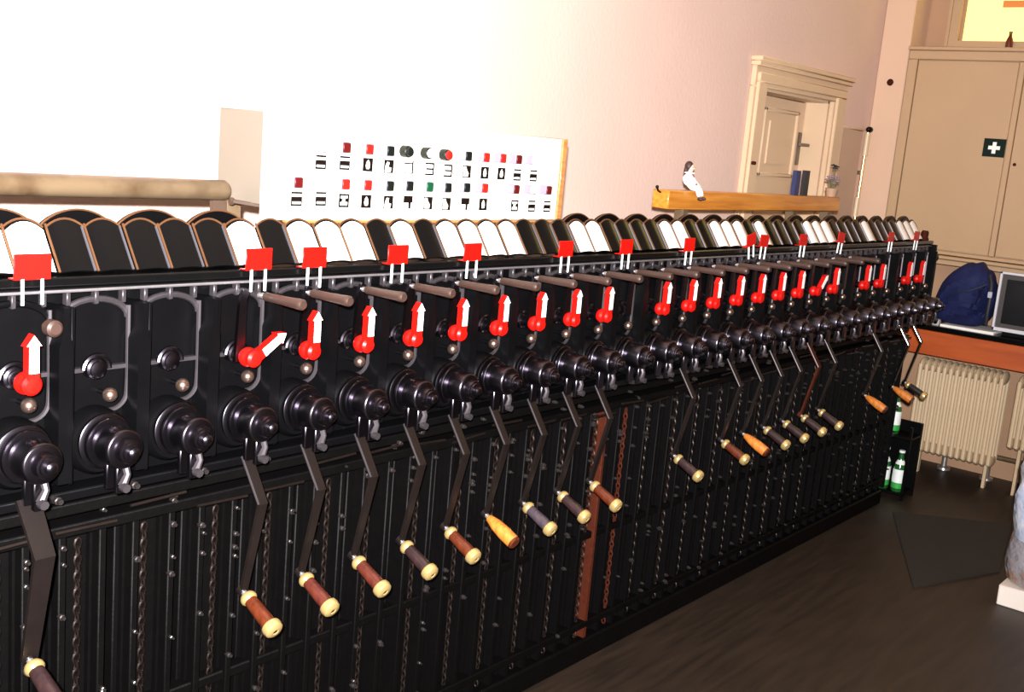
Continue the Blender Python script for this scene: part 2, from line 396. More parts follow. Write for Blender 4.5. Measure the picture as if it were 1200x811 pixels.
# ---------------------------------------------------------------- crank levers (hub, bent arm and grip turn together)
def hub_mb():
    mb = MB()
    mb.lathe((0, -0.0865, 0.962), (0, -1, 0), [(0, 0.0475), (0.005, 0.0475), (0.0062, 0.046), (0.0064, 0.036), (0.0125, 0.036), (0.0128, 0.0430), (0.0185, 0.0430), (0.020, 0.042), (0.0203, 0.031), (0.0275, 0.031), (0.029, 0.0345),
             (0.062, 0.0340), (0.066, 0.032), (0.067, 0.0300), (0.0675, 0.0215), (0.076, 0.0215), (0.082, 0.0195), (0.0825, 0.016), (0.086, 0.015), (0.0865, 0.0100), (0.094, 0.0095), (0.097, 0.006), (0.0975, 0.003)], 36)
    return mb
hub_me = hub_mb().mesh('hub')
def latch_mb():
    mb = MB(); mb.tube([(0.004, -0.142, 0.940), (0.006, -0.150, 0.918), (-0.004, -0.152, 0.900)], [0.007, 0.006, 0.008], 8)
    mb.cyl((-0.004, -0.152, 0.900), (-0.004, -0.166, 0.899), 0.0075, 8); return mb
latch_me = latch_mb().mesh('latch')
E0, E1, E2 = Vector((0, -0.104, 0.892)), Vector((0, -0.158, 0.812)), Vector((0, -0.113, 0.622))
def arm_mb(w=0.0095):
    mb = MB(); th = 0.0035
    def bar(a, b, wa, wb):
        d = (b - a).normalized(); n = X_.cross(d)
        vs = []
        for p, ww in ((a, wa), (b, wb)):
            vs += [p - X_ * ww - n * th, p + X_ * ww - n * th, p + X_ * ww + n * th, p - X_ * ww + n * th]
        mb._fin(vs, [(0, 1, 2, 3), (4, 7, 6, 5), (0, 4, 5, 1), (1, 5, 6, 2), (2, 6, 7, 3), (3, 7, 4, 0)], False)
    bar(E0, E1 + (E1 - E0).normalized() * 0.003, w + 0.002, w); bar(E1, E2, w, w * 0.8)
    mb.lathe(E2 + Vector((0, 0.008, 0.004)), (0, -0.9, -0.42), [(0, 0.011), (0.012, 0.011)], 12)
    return mb
aedge_me = MB().tube([E0 + Vector((-0.0112, -0.002, 0)), E1 + Vector((-0.0102, -0.002, 0))], 0.0022, 6).mesh('edge_highlight')  # added sliver standing for the flash highlight along the arm's left edge
arm_me = arm_mb().mesh('arm'); arm_wide = arm_mb(0.017).mesh('arm')
GD = Vector((0, -0.905, -0.425)).normalized()
spin_me = MB().lathe(E2 - GD * 0.004, GD, [(0, 0.006), (0.018, 0.006)], 10).mesh('spindle')
G0 = E2 + GD * 0.010
grip_me = MB().lathe(G0, GD, [(0.010, 0.0125), (0.03, 0.0135), (0.06, 0.0145), (0.085, 0.0145)], 20).mesh('grip')
ferA_me = MB().lathe(G0, GD, [(0.0, 0.008), (0.002, 0.0135), (0.007, 0.0165), (0.013, 0.0165), (0.017, 0.0135)], 20).mesh('ferrule')
ferB_me = MB().lathe(G0, GD, [(0.080, 0.0150), (0.083, 0.0185), (0.090, 0.0198), (0.098, 0.0180), (0.102, 0.0130), (0.1025, 0.0065)], 20, False).lathe(G0, GD, [(0.098, 0.0070), (0.0985, 0.0)], 12, False).mesh('ferrule')
screw_me = MB().lathe(G0, GD, [(0.096, 0.0062), (0.0995, 0.0055)], 10).mesh('screw')
plain_me = MB().lathe(G0, GD, [(0.0, 0.007), (0.004, 0.010), (0.03, 0.0155), (0.06, 0.0178), (0.086, 0.0172), (0.093, 0.0165)], 20).mesh('grip')
tip_me = MB().lathe(G0, GD, [(0.088, 0.0168), (0.094, 0.0168), (0.097, 0.014)], 20).mesh('grip_end')
GR = {0: ('dark', 1), 3: ('redbrown', 1), 4: ('darkred', 1), 5: ('darkred', 1), 6: ('dark', 1), 7: ('redbrown', 1), 8: ('orange', 0), 9: ('grey', 1), 10: ('dark', 1), 11: ('redbrown', 1),
      14: ('dark', 1), 16: ('redbrown', 1), 17: ('orange', 0), 18: ('dark', 1), 19: ('dark', 1), 20: ('dark', 1), 21: ('dark', 1), 24: ('orange', 0), 26: ('orange', 0), 27: ('black', 1)}
GN = {'redbrown': 'red-brown wooden grip between brass ferrules', 'darkred': 'dark red wooden grip between brass ferrules', 'dark': 'dark wooden grip between brass ferrules',
      'grey': 'greyish wooden grip between brass ferrules', 'orange': 'plain orange wooden grip', 'black': 'black grip'}
ng = 0
for i in range(NU):
    if i in GR:
        label = 'crank lever with %s, hub %s from left' % (GN[GR[i][0]], ORD[i])
    else:
        label = 'stepped black crank hub without arm, hub %s from left' % ORD[i]
    t = thing('crank_lever' if i in GR else 'crank_hub', label, 'lever', (XU(i), 0, 0), 'crank levers along the machine front')
    obj('hub', hub_me, hub_m, t)
    obj('latch', latch_me, edge_m, t)
    for ly in (-0.112, -0.142): obj('lug', lug_me, hub_m, t, (0, ly, 0))
    if i in GR:
        c, f = GR[i]
        a = obj('arm', arm_wide if i == 0 else arm_me, rust if i == 20 else (arm_m if i < 26 else black_gloss), t)
        if i: obj('edge_highlight', aedge_me, edge_m if i < 26 else steel, a)
        if i == 20: a['label'] = 'rusty brown arm'
        obj('spindle', spin_me, steel, t)
        g = obj('grip', grip_me if f else plain_me, grip_m[c], t)
        if f:
            obj('ferrule', ferA_me, ivory, t); e = obj('ferrule', ferB_me, ivory, t); obj('screw', screw_me, black, e)
        else:
            obj('grip_end', tip_me, grip_m['redbrown'], g)

# ---------------------------------------------------------------- upper levers: pivot, short arm with brown grip, red pointer with white face
AX = 1.080
def pivot_mb():
    mb = MB(); mb.lathe((0, -0.0712, AX), (0, -1, 0), [(0, 0.012), (0.022, 0.012)], 14); return mb
pivot_me = pivot_mb().mesh('pivot')
def uparm_mb():
    mb = MB()
    mb.prism([(-0.010, 1.07), (0.010, 1.07), (0.012, 1.185), (0.016, 1.20), (0.004, 1.206), (-0.004, 1.185)], (0, -0.088, 0), X_, Z_, Y_, 0.008)
    return mb
uparm_me = uparm_mb().mesh('arm')
ugrip_me = MB().lathe((0.008, -0.098, 1.192), (0, -1, 0.01), [(0, 0.0075), (0.004, 0.0085), (0.05, 0.0088), (0.088, 0.0098), (0.096, 0.0105), (0.104, 0.0105), (0.108, 0.008)], 16).mesh('grip')
upin_me = MB().cyl((0.008, -0.080, 1.192), (0.008, -0.100, 1.192), 0.0055, 10).mesh('pin')
def pointer_mb():
    mb = MB()
    mb.lathe((0, -0.086, 0), (0, -1, 0), [(0, 0.010), (0.002, 0.0155), (0.008, 0.0185), (0.014, 0.0185), (0.019, 0.0150), (0.021, 0.0145), (0.026, 0.0165), (0.031, 0.0165), (0.036, 0.012), (0.037, 0.005)], 20)
    mb.prism([(-0.0090, 0.008), (0.0090, 0.008), (0.0085, 0.062), (0.0132, 0.062), (0.0, 0.081), (-0.0132, 0.062), (-0.0085, 0.062)], (0, -0.122, 0), X_, Z_, Y_, 0.016)
    return mb
pointer_me = pointer_mb().mesh('pointer')
face_me = MB().prism([(-0.0078, 0.020), (0.0078, 0.020), (0.0074, 0.0632), (0.0116, 0.0632), (0.0, 0.0795), (-0.0116, 0.0632), (-0.0074, 0.0632)], (0, -0.1235, 0), X_, Z_, Y_, 0.002).mesh('white_face')
knobk_me = MB().lathe((0.040, -0.080, 1.165), (0, -1, 0), [(0, 0.006), (0.012, 0.006), (0.014, 0.0135), (0.030, 0.0135), (0.034, 0.009)], 16).mesh('knob')
for i in (0, 3, 4, 5, 6, 7, 8, 9, 10, 11, 13, 14, 15, 16, 17, 18, 19, 20, 21, 23, 24, 26, 27):
    tilt = {3: 0.98, 20: 0.75}.get(i, 0.0)
    grip = i in range(3, 22)
    if i == 0: lb = 'upright red pointer with white arrow, leftmost on the machine'
    elif tilt: lb = 'red pointer with white arrow tilted right, above hub %s from left' % ORD[i]
    elif grip: lb = 'short lever with brown grip and upright red arrow, above hub %s from left' % ORD[i]
    else: lb = 'upright red pointer with white arrow and no grip, above hub %s from left' % ORD[i]
    t = thing('pointer_lever', lb, 'lever', (XU(i), 0, 0), 'red arrow pointers along the machine')
    obj('pivot', pivot_me, hub_m, t)
    p = obj('pointer', pointer_me, red, t, (0, 0, AX), (0, tilt, 0))
    obj('white_face', face_me, white_paint, p)
    if grip:
        dx = -0.004 if i != 3 else 0.0
        obj('arm', uparm_me, hub_m, t, (dx, 0, 0) if i != 3 else (-0.012, 0, 0), (0, 0, 0))
        obj('pin', upin_me, steel, t, (dx + (0.025 if i == 3 else 0), 0, 0)); obj('grip', ugrip_me, grey_grip, t, (dx + (0.025 if i == 3 else 0), 0, 0))
    if i == 0: obj('knob', knobk_me, grey_grip, t)
for i in (12, 22):
    t = thing('grip_lever', 'short lever with brown grip and no red arrow, above hub %s from left' % ORD[i], 'lever', (XU(i), 0, 0))
    obj('arm', uparm_me, hub_m, t); obj('pin', upin_me, steel, t); obj('grip', ugrip_me, grey_grip, t)

# ---------------------------------------------------------------- arched lock covers with label strips
WH = ['WW', 'DD', 'DD', 'DW', 'DW', 'WW', 'DW', 'DW', 'WW', 'WD', 'DD', 'WW', 'DD', 'DD', 'WW', 'DD', 'WW', 'WD', 'WD', 'DD', 'DW', 'WW', 'DD', 'DD', 'WD', 'DD', 'DW', 'WW']
SB, ST = Vector((0, -0.036, 1.2412)), Vector((0, 0.012, 1.312))     # bottom and top of the sloping panels
UPD = (ST - SB).normalized(); NRM = Vector((0, -UPD.z, UPD.y))
SL = (ST - SB).length
def barrel(wd, rise, lift, z0, z1, th, edge=0.0):
    """convex strip on the slope: chord wd, camber rise; top edge arched"""
    mb = MB(); n = 10; vs = []; fs = []
    for k in range(n + 1):
        u = -1 + 2 * k / n; x = u * wd / 2; c = rise * (1 - u * u); tp = 0.013 * (1 - u * u)
        for t, l in ((z0, lift), (z1 + tp, lift)):
            p = SB + X_ * x + UPD * t + NRM * (c + l); vs.append(p)
        for t, l in ((z0, lift - th), (z1 + tp, lift - th)):
            p = SB + X_ * x + UPD * t + NRM * (c + l); vs.append(p)
    for k in range(n):
        a = k * 4; b = a + 4
        fs += [(a, b, b + 1, a + 1), (a + 2, a + 3, b + 3, b + 2), (a + 1, b + 1, b + 3, a + 3), (a, a + 2, b + 2, b)]
    fs += [(0, 1, 3, 2), (n * 4, n * 4 + 2, n * 4 + 3, n * 4 + 1)]
    bv = [mb.bm.verts.new(v) for v in vs]
    for f in fs:
        q = mb.bm.faces.new([bv[i] for i in f]); q.smooth = False
    return mb
def cover_set(wd):
    d = {}
    hw = wd / 2
    d['panel'] = barrel(hw - 0.003, 0.006, 0.0, 0.0, SL - 0.004, 0.006).mesh('panel')
    d['paper'] = barrel(hw - 0.0065, 0.0058, 0.0012, 0.0015, SL - 0.008, 0.0008).mesh('paper_label')
    mb = MB()
    for x in (-hw + 0.0024, 0):
        p0 = SB + X_ * x + NRM * 0.0022; p1 = SB + X_ * x + UPD * (SL + 0.003) + NRM * 0.0022
        mb.tube([p0, p1], 0.0022, 6)
    for s in (-1, 1):
        pts = []
        for k in range(9):
            u = -1 + 2 * k / 8; pts.append(SB + X_ * (s * hw / 2 + u * hw / 2) * 0.965 + UPD * (SL - 0.002 + 0.013 * (1 - u * u)) + NRM * (0.006 * (1 - u * u)))
        mb.tube(pts, 0.0020, 6)
    d['edging'] = mb.mesh('edging')
    mb = MB(); p0 = SB + X_ * (hw / 2 - 0.0062) + NRM * 0.0030; p1 = SB + X_ * (hw / 2 - 0.0062) + UPD * (SL - 0.003) + NRM * 0.0030
    mb.tube([p0, p1], 0.0023, 6); d['edge_strip'] = mb.mesh('edge_strip')
    pl = []
    for k in range(15):
        u = 1 - 2 * k / 14; pl.append((u * hw * 0.99, 1.305 + 0.033 * (1 - u * u) ** 0.8))
    poly = [(-hw * 0.99, 1.2383), (hw * 0.99, 1.2383)] + pl
    d['vault'] = MB().prism(poly, (0, 0.032, 0), X_, Z_, Y_, 0.010).mesh('vault')
    mb = MB(); mb.tube([(a, 0.033, b) for a, b in pl], 0.0018, 6); d['vault_fringe'] = mb.mesh('vault_fringe')  # added tube for the brown colour fringe along the arch tops
    return d
strip_m = mat('dull_steel_strip', (0.16, 0.15, 0.17), 0.4, metal=0.8)
stain = {(5, 1), (6, 1), (9, 0), (4, 1)}
for k in range(-1, len(WH)):
    x0, x1 = BX(k - 1), BX(k); wd = x1 - x0
    d = cover_set(wd); kind = WH[k] if k >= 0 else 'WW'
    nm = {'WW': 'two white label strips', 'DD': 'two black panels', 'DW': 'black left and white right panel', 'WD': 'white left and black right panel'}[kind]
    if k == -1: continue
    lb = 'arched lock cover with %s, %s from left on the ledge' % (nm, ORD[k])
    t = thing('lock_cover', lb, 'cover', ((x0 + x1) / 2, 0, 0), 'arched covers along the machine top')
    for s in (0, 1):
        p = obj('panel', d['panel'], black_gloss, t, ((s - 0.5) * wd / 2, 0, 0))
        if kind[s] == 'D': obj('edge_strip', d['edge_strip'], strip_m, p)
        if kind[s] == 'W': obj('paper_label', d['paper'], paper_y if (k, s) in stain else paper, p)
    obj('edging', d['edging'], bronze_fringe, t)
    if not 4 <= k <= 10:
        v = obj('vault', d['vault'], black, t); obj('vault_fringe', d['vault_fringe'], bronze_fringe, v)
mb = MB(); hw = 0.02
obj('end_cheek', MB().prism([(-0.032, 1.2375), (0.065, 1.2375), (0.065, 1.30), (0.03, 1.315), (0.012, 1.312)], (BX(27) + 0.004, 0, 0), Y_, Z_, X_, 0.006), black, frame)

# ---------------------------------------------------------------- red placards hung over the ledge
plate_r = MB().box(-0.030, 0.030, -0.0745, -0.0715, 1.2380, 1.279, 0.0008).box(-0.030, 0.030, -0.0715, -0.056, 1.2385, 1.2402).mesh('plate')
def prong_me():
    return MB().tube([(0, -0.073, 1.2395), (0, -0.0735, 1.2300), (0, -0.0735, 1.1985)], 0.0027, 8).mesh('prong')
prong = prong_me()
PLC = [(0.846, 0), (1.283, 0), (1.418, 0), (1.648, 0), (1.888, 0), (2.247, 0), (2.526, 0), (2.866, 0), (3.262, -0.35), (3.352, 0.10), (3.655, 0.05), (3.985, 0.25), (4.50, 0.08), (4.80, 0.12)]
for n, (x, a) in enumerate(PLC):
    x += 0.018
    far = n >= 11
    lb = 'red metal placard on white prongs hung over the ledge, %s placard from left' % ORD[n]
    if a < 0: lb = 'red metal placard leaning left against its neighbour, %s placard from left' % ORD[n]
    t = thing('red_placard', lb, 'placard', (x, 0, 0), 'red placards on the ledge')
    t.location = (x, 0, 0)
    if a: t.rotation_euler = (0, a * 0.6, 0); t.location = (x - 1.24 * math.sin(a * 0.6), 0, 1.24 - 1.24 * math.cos(a * 0.6) + 0.034 * abs(math.sin(a * 0.6)) + 0.0025)
    obj('plate', plate_r, red, t)
    for s in (-0.016, 0.016): obj('prong', prong, white_paint, t, (s, 0, 0))

# ================================================================ INDICATOR CONSOLE
KX0, KX1, KY, KZ0, KZ1 = 1.402, 2.372, 0.050, 1.318, 1.532
con = thing('indicator_console', 'cream indicator box with two rows of coloured push buttons on the machine top', 'console', ((KX0 + KX1) / 2, KY, KZ0))
def cobj(name, mb, m, parent): 
    o = obj(name, mb, m, parent)
    if parent is con: o.location = -con.location
    return o
cobj('front_panel', MB().box(KX0, KX1, KY, KY + 0.012, KZ0, KZ1, 0.002), console_m, con)
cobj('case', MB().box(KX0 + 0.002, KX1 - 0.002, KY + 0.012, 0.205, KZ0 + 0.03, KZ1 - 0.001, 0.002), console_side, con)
cobj('bottom_strip', MB().box(KX0 + 0.06, KX1 + 0.006, KY - 0.004, KY + 0.012, KZ0 - 0.006, KZ0, 0.001), brown_grain_m, con)  # thin brown strip along the panel's lower edge
cobj('side_strip', MB().box(KX1, KX1 + 0.018, KY - 0.006, KY + 0.014, KZ0 - 0.006, KZ1 + 0.0, 0.001), brown_grain_m, con)  # thin brown strip along the panel's right edge
cobj('leg', MB().box(KX0 + 0.0, KX0 + 0.035, 0.165, 0.20, 1.2383, KZ0 + 0.031, 0.001), pipe_m, con)
cobj('leg', MB().box(KX1 - 0.05, KX1 - 0.015, 0.165, 0.20, 1.2383, KZ0 + 0.031, 0.001), pipe_m, con)
cobj('leg', MB().box(1.98, 2.01, 0.165, 0.20, 1.2383, KZ0 + 0.031, 0.001), pipe_m, con)
# pixel rows measured in the photograph turned into panel coordinates once
def on_y(px, py, yv):
    d = fwd + (px - 600) / FPX * R_ - (py - 405.5) / FPX * U_
    t = (yv - CAM.y) / d.y; return CAM + d * t
bt = {'red': mat('button_red', (0.42, 0.010, 0.006), 0.45, spec=0.25), 'dred': mat('button_dark_red', (0.075, 0.004, 0.004), 0.45, spec=0.25), 'blk': mat('button_black', (0.004, 0.006, 0.005), 0.45, spec=0.25),
      'grn': mat('button_green', (0.004, 0.05, 0.02), 0.45, spec=0.25), 'wht': mat('button_white', (0.60, 0.56, 0.66), 0.4)}
shell = mat('button_bezel', (0.19, 0.165, 0.23), 0.5, spec=0.2)
symw = mat('symbol_white', (0.85, 0.83, 0.76), 0.6); symd = mat('symbol_dark', (0.006, 0.003, 0.002), 0.6, spec=0.1)
UP_ = [(376, 172, 'wht', 0, 'A'), (404, 173, 'dred', 0, 'A'), (431, 175, 'red', 0, 'B'), (455.5, 177, 'blk', 0, 'C'), (479, 178, 'blk', 1, 'N'), (503.5, 180, 'wht', 2, 'L'), (525, 182, 'red', 1, 'L'),
       (547, 183, 'blk', 0, 'D'), (568, 184.5, 'red', 0, 'B'), (587.5, 185.5, 'red', 0, 'B'), (606, 187, 'dred', 0, 'A'), (625, 188, 'wht', 0, 'A')]
LO_ = [(347.5, 214, 'dred', 0, 'A'), (376, 214, 'wht', 0, 'A'), (403, 216, 'red', 0, 'E'), (429, 217, 'red', 0, 'B'), (455, 218, 'blk', 0, 'C'), (478, 218, 'blk', 0, 'F'), (501.5, 219, 'grn', 0, 'D'), (523, 220, 'blk', 0, 'D'),
       (545, 220, 'blk', 0, 'F'), (566, 220.5, 'red', 0, 'B'), (603, 222, 'dred', 0, 'E'), (623, 222.5, 'wht', 0, 'A'), (641, 223, 'dred', 0, 'A')]
def sym(kind):
    """returns list of (material key, polygon) on a plate 0.030 x 0.030"""
    h = 0.0145
    sq = [(-h, -h), (h, -h), (h, h), (-h, h)]
    q_ = .0042
    fr = [[(-h, -h), (h, -h), (h, -h + q_), (-h, -h + q_)], [(-h, h - q_), (h, h - q_), (h, h), (-h, h)], [(-h, -h), (-h + q_, -h), (-h + q_, h), (-h, h)], [(h - q_, -h), (h, -h), (h, h), (h - q_, h)]]
    if kind == 'A': return [('d', [(-h, -0.0055), (h, -0.0055), (h, 0.0045), (-h, 0.0045)]), ('d', fr[0]), ('d', fr[1]), ('d', [(-h, -h), (-h + .003, -h), (-h + .003, -.004), (-h, -.004)]), ('d', [(h - .003, -h), (h, -h), (h, -.004), (h - .003, -.004)])]
    if kind == 'B': return [('d', sq), ('w', [(-0.004, -0.009), (0.004, -0.009), (0.006, -0.002), (0.004, 0.006), (0.0, 0.011), (-0.004, 0.006), (-0.006, -0.002)])]
    if kind == 'C': return [('d', sq), ('w', [(-0.012, -0.012), (0.006, -0.012), (0.008, -0.003), (-0.001, -0.001), (0.001, 0.009), (-0.006, 0.010), (-0.010, 0.002)])]
    if kind == 'D': return [('d', sq), ('w', [(-0.012, -0.012), (0.004, -0.012), (0.006, -0.004), (-0.002, 0.006), (-0.004, 0.012), (-0.012, 0.012)])]
    if kind == 'E': return [('d', f) for f in fr] + [('d', [(-h, -.003), (-.005, -.003), (-.005, .005), (-h, .005)]), ('d', [(.004, -.003), (h, -.003), (h, .005), (.004, .005)])]
    if kind == 'F': return [('d', [(-h, -0.001), (h, -0.001), (h, h), (-h, h)]), ('d', [(0.002, -h), (0.009, -h), (0.009, 0.0), (0.002, 0.0)])]
    if kind == 'L': return [('d', fr[0]), ('d', fr[1]), ('d', [(-h + .003, -.002), (h, -.002), (h, .002), (-h + .003, .002)]), ('d', fr[3])]
    return [('d', [(-h, -h), (h, -h), (h, -h + .0025), (-h, -h + .0025)]), ('d', [(-h, h - .0075), (h, h - .0075), (h, h - .0045), (-h, h - .0045)]), ('d', fr[3])]
for row, dyl in ((UP_, 18), (LO_, 19)):
    for px, py, c, shape, sk in row:
        p = on_y(px + 2.8, py, KY - 0.024); s = 0.0112
        if shape == 0:
            b = cobj('push_button', MB().box(p.x - s, p.x + s, KY - 0.022, KY + 0.002, p.z - s, p.z + s, 0.0015), shell, con)
            obj('button_cap', MB().box(p.x - s + 0.001, p.x + s - 0.001, KY - 0.0255, KY - 0.0215, p.z - s + .001, p.z + s - .001, 0.0012), bt[c], b)
        else:
            b = cobj('push_button', MB().lathe((p.x, KY + 0.001, p.z), (0, -1, 0), [(0, 0.0135), (0.018, 0.0130), (0.020, 0.0105)], 20), bt['blk'] , con)
            obj('button_cap', MB().lathe((p.x, KY - 0.018, p.z), (0, -1, 0), [(0, 0.0105), (0.005, 0.0100), (0.007, 0.006)], 18), bt[c], b)
        q = on_y(px - 0.5, py + dyl, KY)
        pl_ = cobj('symbol_plate', MB().box(q.x - .0155, q.x + .0155, KY - 0.0012, KY + 0.001, q.z - .0155, q.z + .0155), symw, con)
        md, mw = MB(), MB(); hasw = False
        for kk, poly in sym(sk):
            if kk == 'd': md.prism(poly, (q.x, KY - 0.0018, q.z), X_, Z_, Y_, 0.0007)
            else: mw.prism(poly, (q.x, KY - 0.0023, q.z), X_, Z_, Y_, 0.0007); hasw = True
        obj('symbol', md, symd, pl_)
        if hasw: obj('symbol', mw, symw, pl_)
        else: mw.bm.free()

# ================================================================ PIPE ALONG THE BACK LEFT
strut_m = mat('strut_brown', (0.055, 0.032, 0.020), 0.5, noise=(20, 0.2))
t = thing('pipe_rail', 'cream painted horizontal pipe ending beside the indicator box', 'pipe', (0.5, 0.13, 1.2375))
def lo(name, mb, m, p):
    o = obj(name, mb, m, p); o.location = -Vector(p.location); return o
PR = 0.0205
lo('tube', MB().lathe((-0.8, 0.13, 1.377), (1, 0, -0.004), [(0, PR), (2.165, PR), (2.172, PR * 0.8), (2.174, PR * 0.5)], 24), pipe_m, t)
lo('strut', MB().prism([(1.345, 1.2383), (1.385, 1.2383), (1.368, 1.355), (1.338, 1.355)], (0, 0.125, 0), X_, Z_, Y_, 0.012), strut_m, t)
lo('strut', MB().box(0.30, 0.34, 0.125, 0.137, 1.2383, 1.36), brown_grain_m, t)
tag(obj('box_edge_shadow', MB().tube([(1.375, 0.110, 1.3485), (1.46, 0.060, 1.3385)], 0.004, 8).cyl((1.377, 0.118, 1.352), (1.372, 0.112, 1.345), 0.006), strut_m), 'thin brown rod sticking out below the indicator box corner', 'rod')  # box's lower edge and the shade beneath it, built as a tube

# ================================================================ SHELF BEAM WITH THINGS ON IT
BY0, BY1, BZ0, BZ1 = 0.20, 0.265, 1.338, 1.400
bx0, bx1 = 3.190, 4.60
t = thing('shelf_beam', 'orange varnished wooden beam on short posts behind the machine top', 'shelf', ((bx0 + bx1) / 2, 0.23, 1.2375))
lo('board', MB().box(bx0, bx1, BY0, BY1, BZ0, BZ1, 0.003), beam_m, t)
for x in (3.335, 4.20):
    lo('post', MB().box(x - 0.016, x + 0.016, 0.215, 0.25, 1.2383, BZ0, 0.001), pipe_m, t)
lo('post', MB().box(4.52, 4.552, 0.215, 0.25, 1.2383, BZ0, 0.001), pipe_m, t)
tag(obj('hook', MB().tube([(bx0 + 0.004, 0.235, BZ1 - 0.01), (bx0 - 0.016, 0.235, BZ1 - 0.004), (bx0 - 0.024, 0.235, BZ1 + 0.008)], 0.0035, 8).ball((bx0 - 0.024, 0.235, BZ1 + 0.008), 0.006, 10), black_gloss), 'small black hook on the left end of the orange beam', 'hook')

# seated doll: white clown suit, dark hair
DO = Vector((3.335, 0.222, BZ1))
doll = thing('doll', 'small dark-haired doll in white clothes sitting on the orange beam', 'doll', DO)
dw = mat('doll_cloth', (0.84, 0.82, 0.88), 0.8, noise=(60, 0.06)); dskin = mat('doll_skin', (0.75, 0.45, 0.30), 0.5); dhair = mat('doll_hair', (0.035, 0.012, 0.010), 0.6, bump=(150, 0.6, 0.002))
def skin_body(verts, edges, radii, name, m, parent, sub=2):
    me = bpy.data.meshes.new(name); me.from_pydata([Vector(v) for v in verts], edges, []); me.materials.append(m)
    o = bpy.data.objects.new(name, me); COL.objects.link(o); o.parent = parent
    sk = o.modifiers.new('skin', 'SKIN'); ss = o.modifiers.new('sub', 'SUBSURF'); ss.levels = sub; ss.render_levels = sub
    for v, r in zip(me.skin_vertices[0].data, radii): v.radius = (r, r)
    me.skin_vertices[0].data[0].use_root = True
    sk.use_smooth_shade = True
    return o
V = [(0, 0, 0.010), (0, 0, 0.030), (0.002, -0.002, 0.052), (0.003, -0.003, 0.062),
     (0.012, -0.018, 0.013), (0.020, -0.040, 0.010), (0.030, -0.047, -0.016),
     (-0.006, -0.020, 0.013), (0.000, -0.042, 0.010), (0.010, -0.047, -0.018),
     (0.018, -0.006, 0.045), (0.026, -0.018, 0.028), (0.022, -0.034, 0.020),
     (-0.016, 0.000, 0.045), (-0.026, -0.006, 0.028), (-0.018, -0.024, 0.018)]
Ed = [(0, 1), (1, 2), (2, 3), (0, 4), (4, 5), (5, 6), (0, 7), (7, 8), (8, 9), (2, 10), (10, 11), (11, 12), (2, 13), (13, 14), (14, 15)]
Rr = [0.0165, 0.0160, 0.0125, 0.006, 0.0105, 0.0095, 0.0070, 0.0105, 0.0095, 0.0070, 0.0075, 0.0070, 0.0050, 0.0075, 0.0070, 0.0050]
skin_body(V, Ed, Rr, 'suit', dw, doll)
hd = obj('head', MB().ball((0.004, -0.004, 0.078), 0.0135, 16, (0.92, 1, 1.15)).ball((0.006, -0.018, 0.077), 0.0025, 8), dskin, doll)
obj('hair', MB().ball((0.002, 0.001, 0.083), 0.0158, 16, (0.95, 0.95, 1.12)).ball((-0.004, 0.007, 0.068), 0.010, 12, (0.9, 0.8, 1.5)).ball((0.017, 0.002, 0.088), 0.006, 10), dhair, hd)
mb = MB(); mb.ball((0.0005, -0.0165, 0.0805), 0.0016, 8); mb.ball((0.0095, -0.0165, 0.0805), 0.0016, 8); obj('eyes', mb, dhair, hd)
obj('mouth', MB().ball((0.006, -0.0172, 0.0715), 0.0018, 8, (1.6, .6, .6)), red, hd)
obj('collar', MB().lathe((0.003, -0.003, 0.057), Z_, [(0, 0.010), (0.003, 0.019), (0.006, 0.018), (0.008, 0.008)], 20), white_paint, doll)
for s, (a, b) in enumerate((((0.022, -0.034, 0.020), 1), ((-0.018, -0.024, 0.018), 0))):
    mb = MB(); mb.ball(a, 0.0055, 10, (1, 1.1, .7))
    for f in range(4): mb.tube([Vector(a) + Vector((-0.003 + 0.002 * f, -0.003, 0)), Vector(a) + Vector((-0.003 + 0.002 * f, -0.0075 - 0.001 * (f in (1, 2)), -0.002))], 0.0009, 5)
    mb.tube([Vector(a) + Vector((0.004 * (1 if b else -1), 0, 0)), Vector(a) + Vector((0.007 * (1 if b else -1), -0.004, -0.001))], 0.0010, 5)
    obj('hand', mb, dskin, doll)
for x in ((0.031, -0.051, -0.022), (0.011, -0.051, -0.024)): obj('shoe', MB().ball(x, 0.0075, 12, (0.9, 1.5, .75)), dhair, doll)
mb = MB(); mb.ball((0.020, -0.0085, 0.046), 0.0062, 10, (0.9, 0.7, 1.6)); mb.ball((0.012, -0.030, 0.0245), 0.005, 10, (1.3, 0.8, 0.7)); obj('patch', mb, mat('doll_patch', (0.22, 0.07, 0.03), 0.8), doll)

# books standing on the beam
cols = [('dark blue', (0.012, 0.02, 0.075)), ('black', (0.010, 0.009, 0.012))]
for n, (cn, cc) in enumerate(cols):
    x, wd, ht = (4.165, 4.252)[n], (0.040, 0.036)[n], (0.098, 0.101)[n]
    lb = ('dark blue book standing left of the black book on the beam', 'black book standing between the dark blue book and the flower pot')[n]
    t = thing('book', lb, 'book', (x + wd / 2, 0.222, BZ1), 'books on the orange beam')
    mb = MB(); mb.box(-wd / 2, wd / 2, -0.010, -0.0075, 0, ht, 0.0008); mb.box(-wd / 2, -wd / 2 + 0.003, -0.008, 0.008, 0, ht); mb.box(wd / 2 - 0.003, wd / 2, -0.008, 0.008, 0, ht)
    obj('book_cover', mb, mat('book_%d' % n, cc, 0.45), t)
    obj('pages', MB().box(-wd / 2 + 0.003, wd / 2 - 0.003, -0.0075, 0.007, 0.002, ht - 0.004), paper, t)
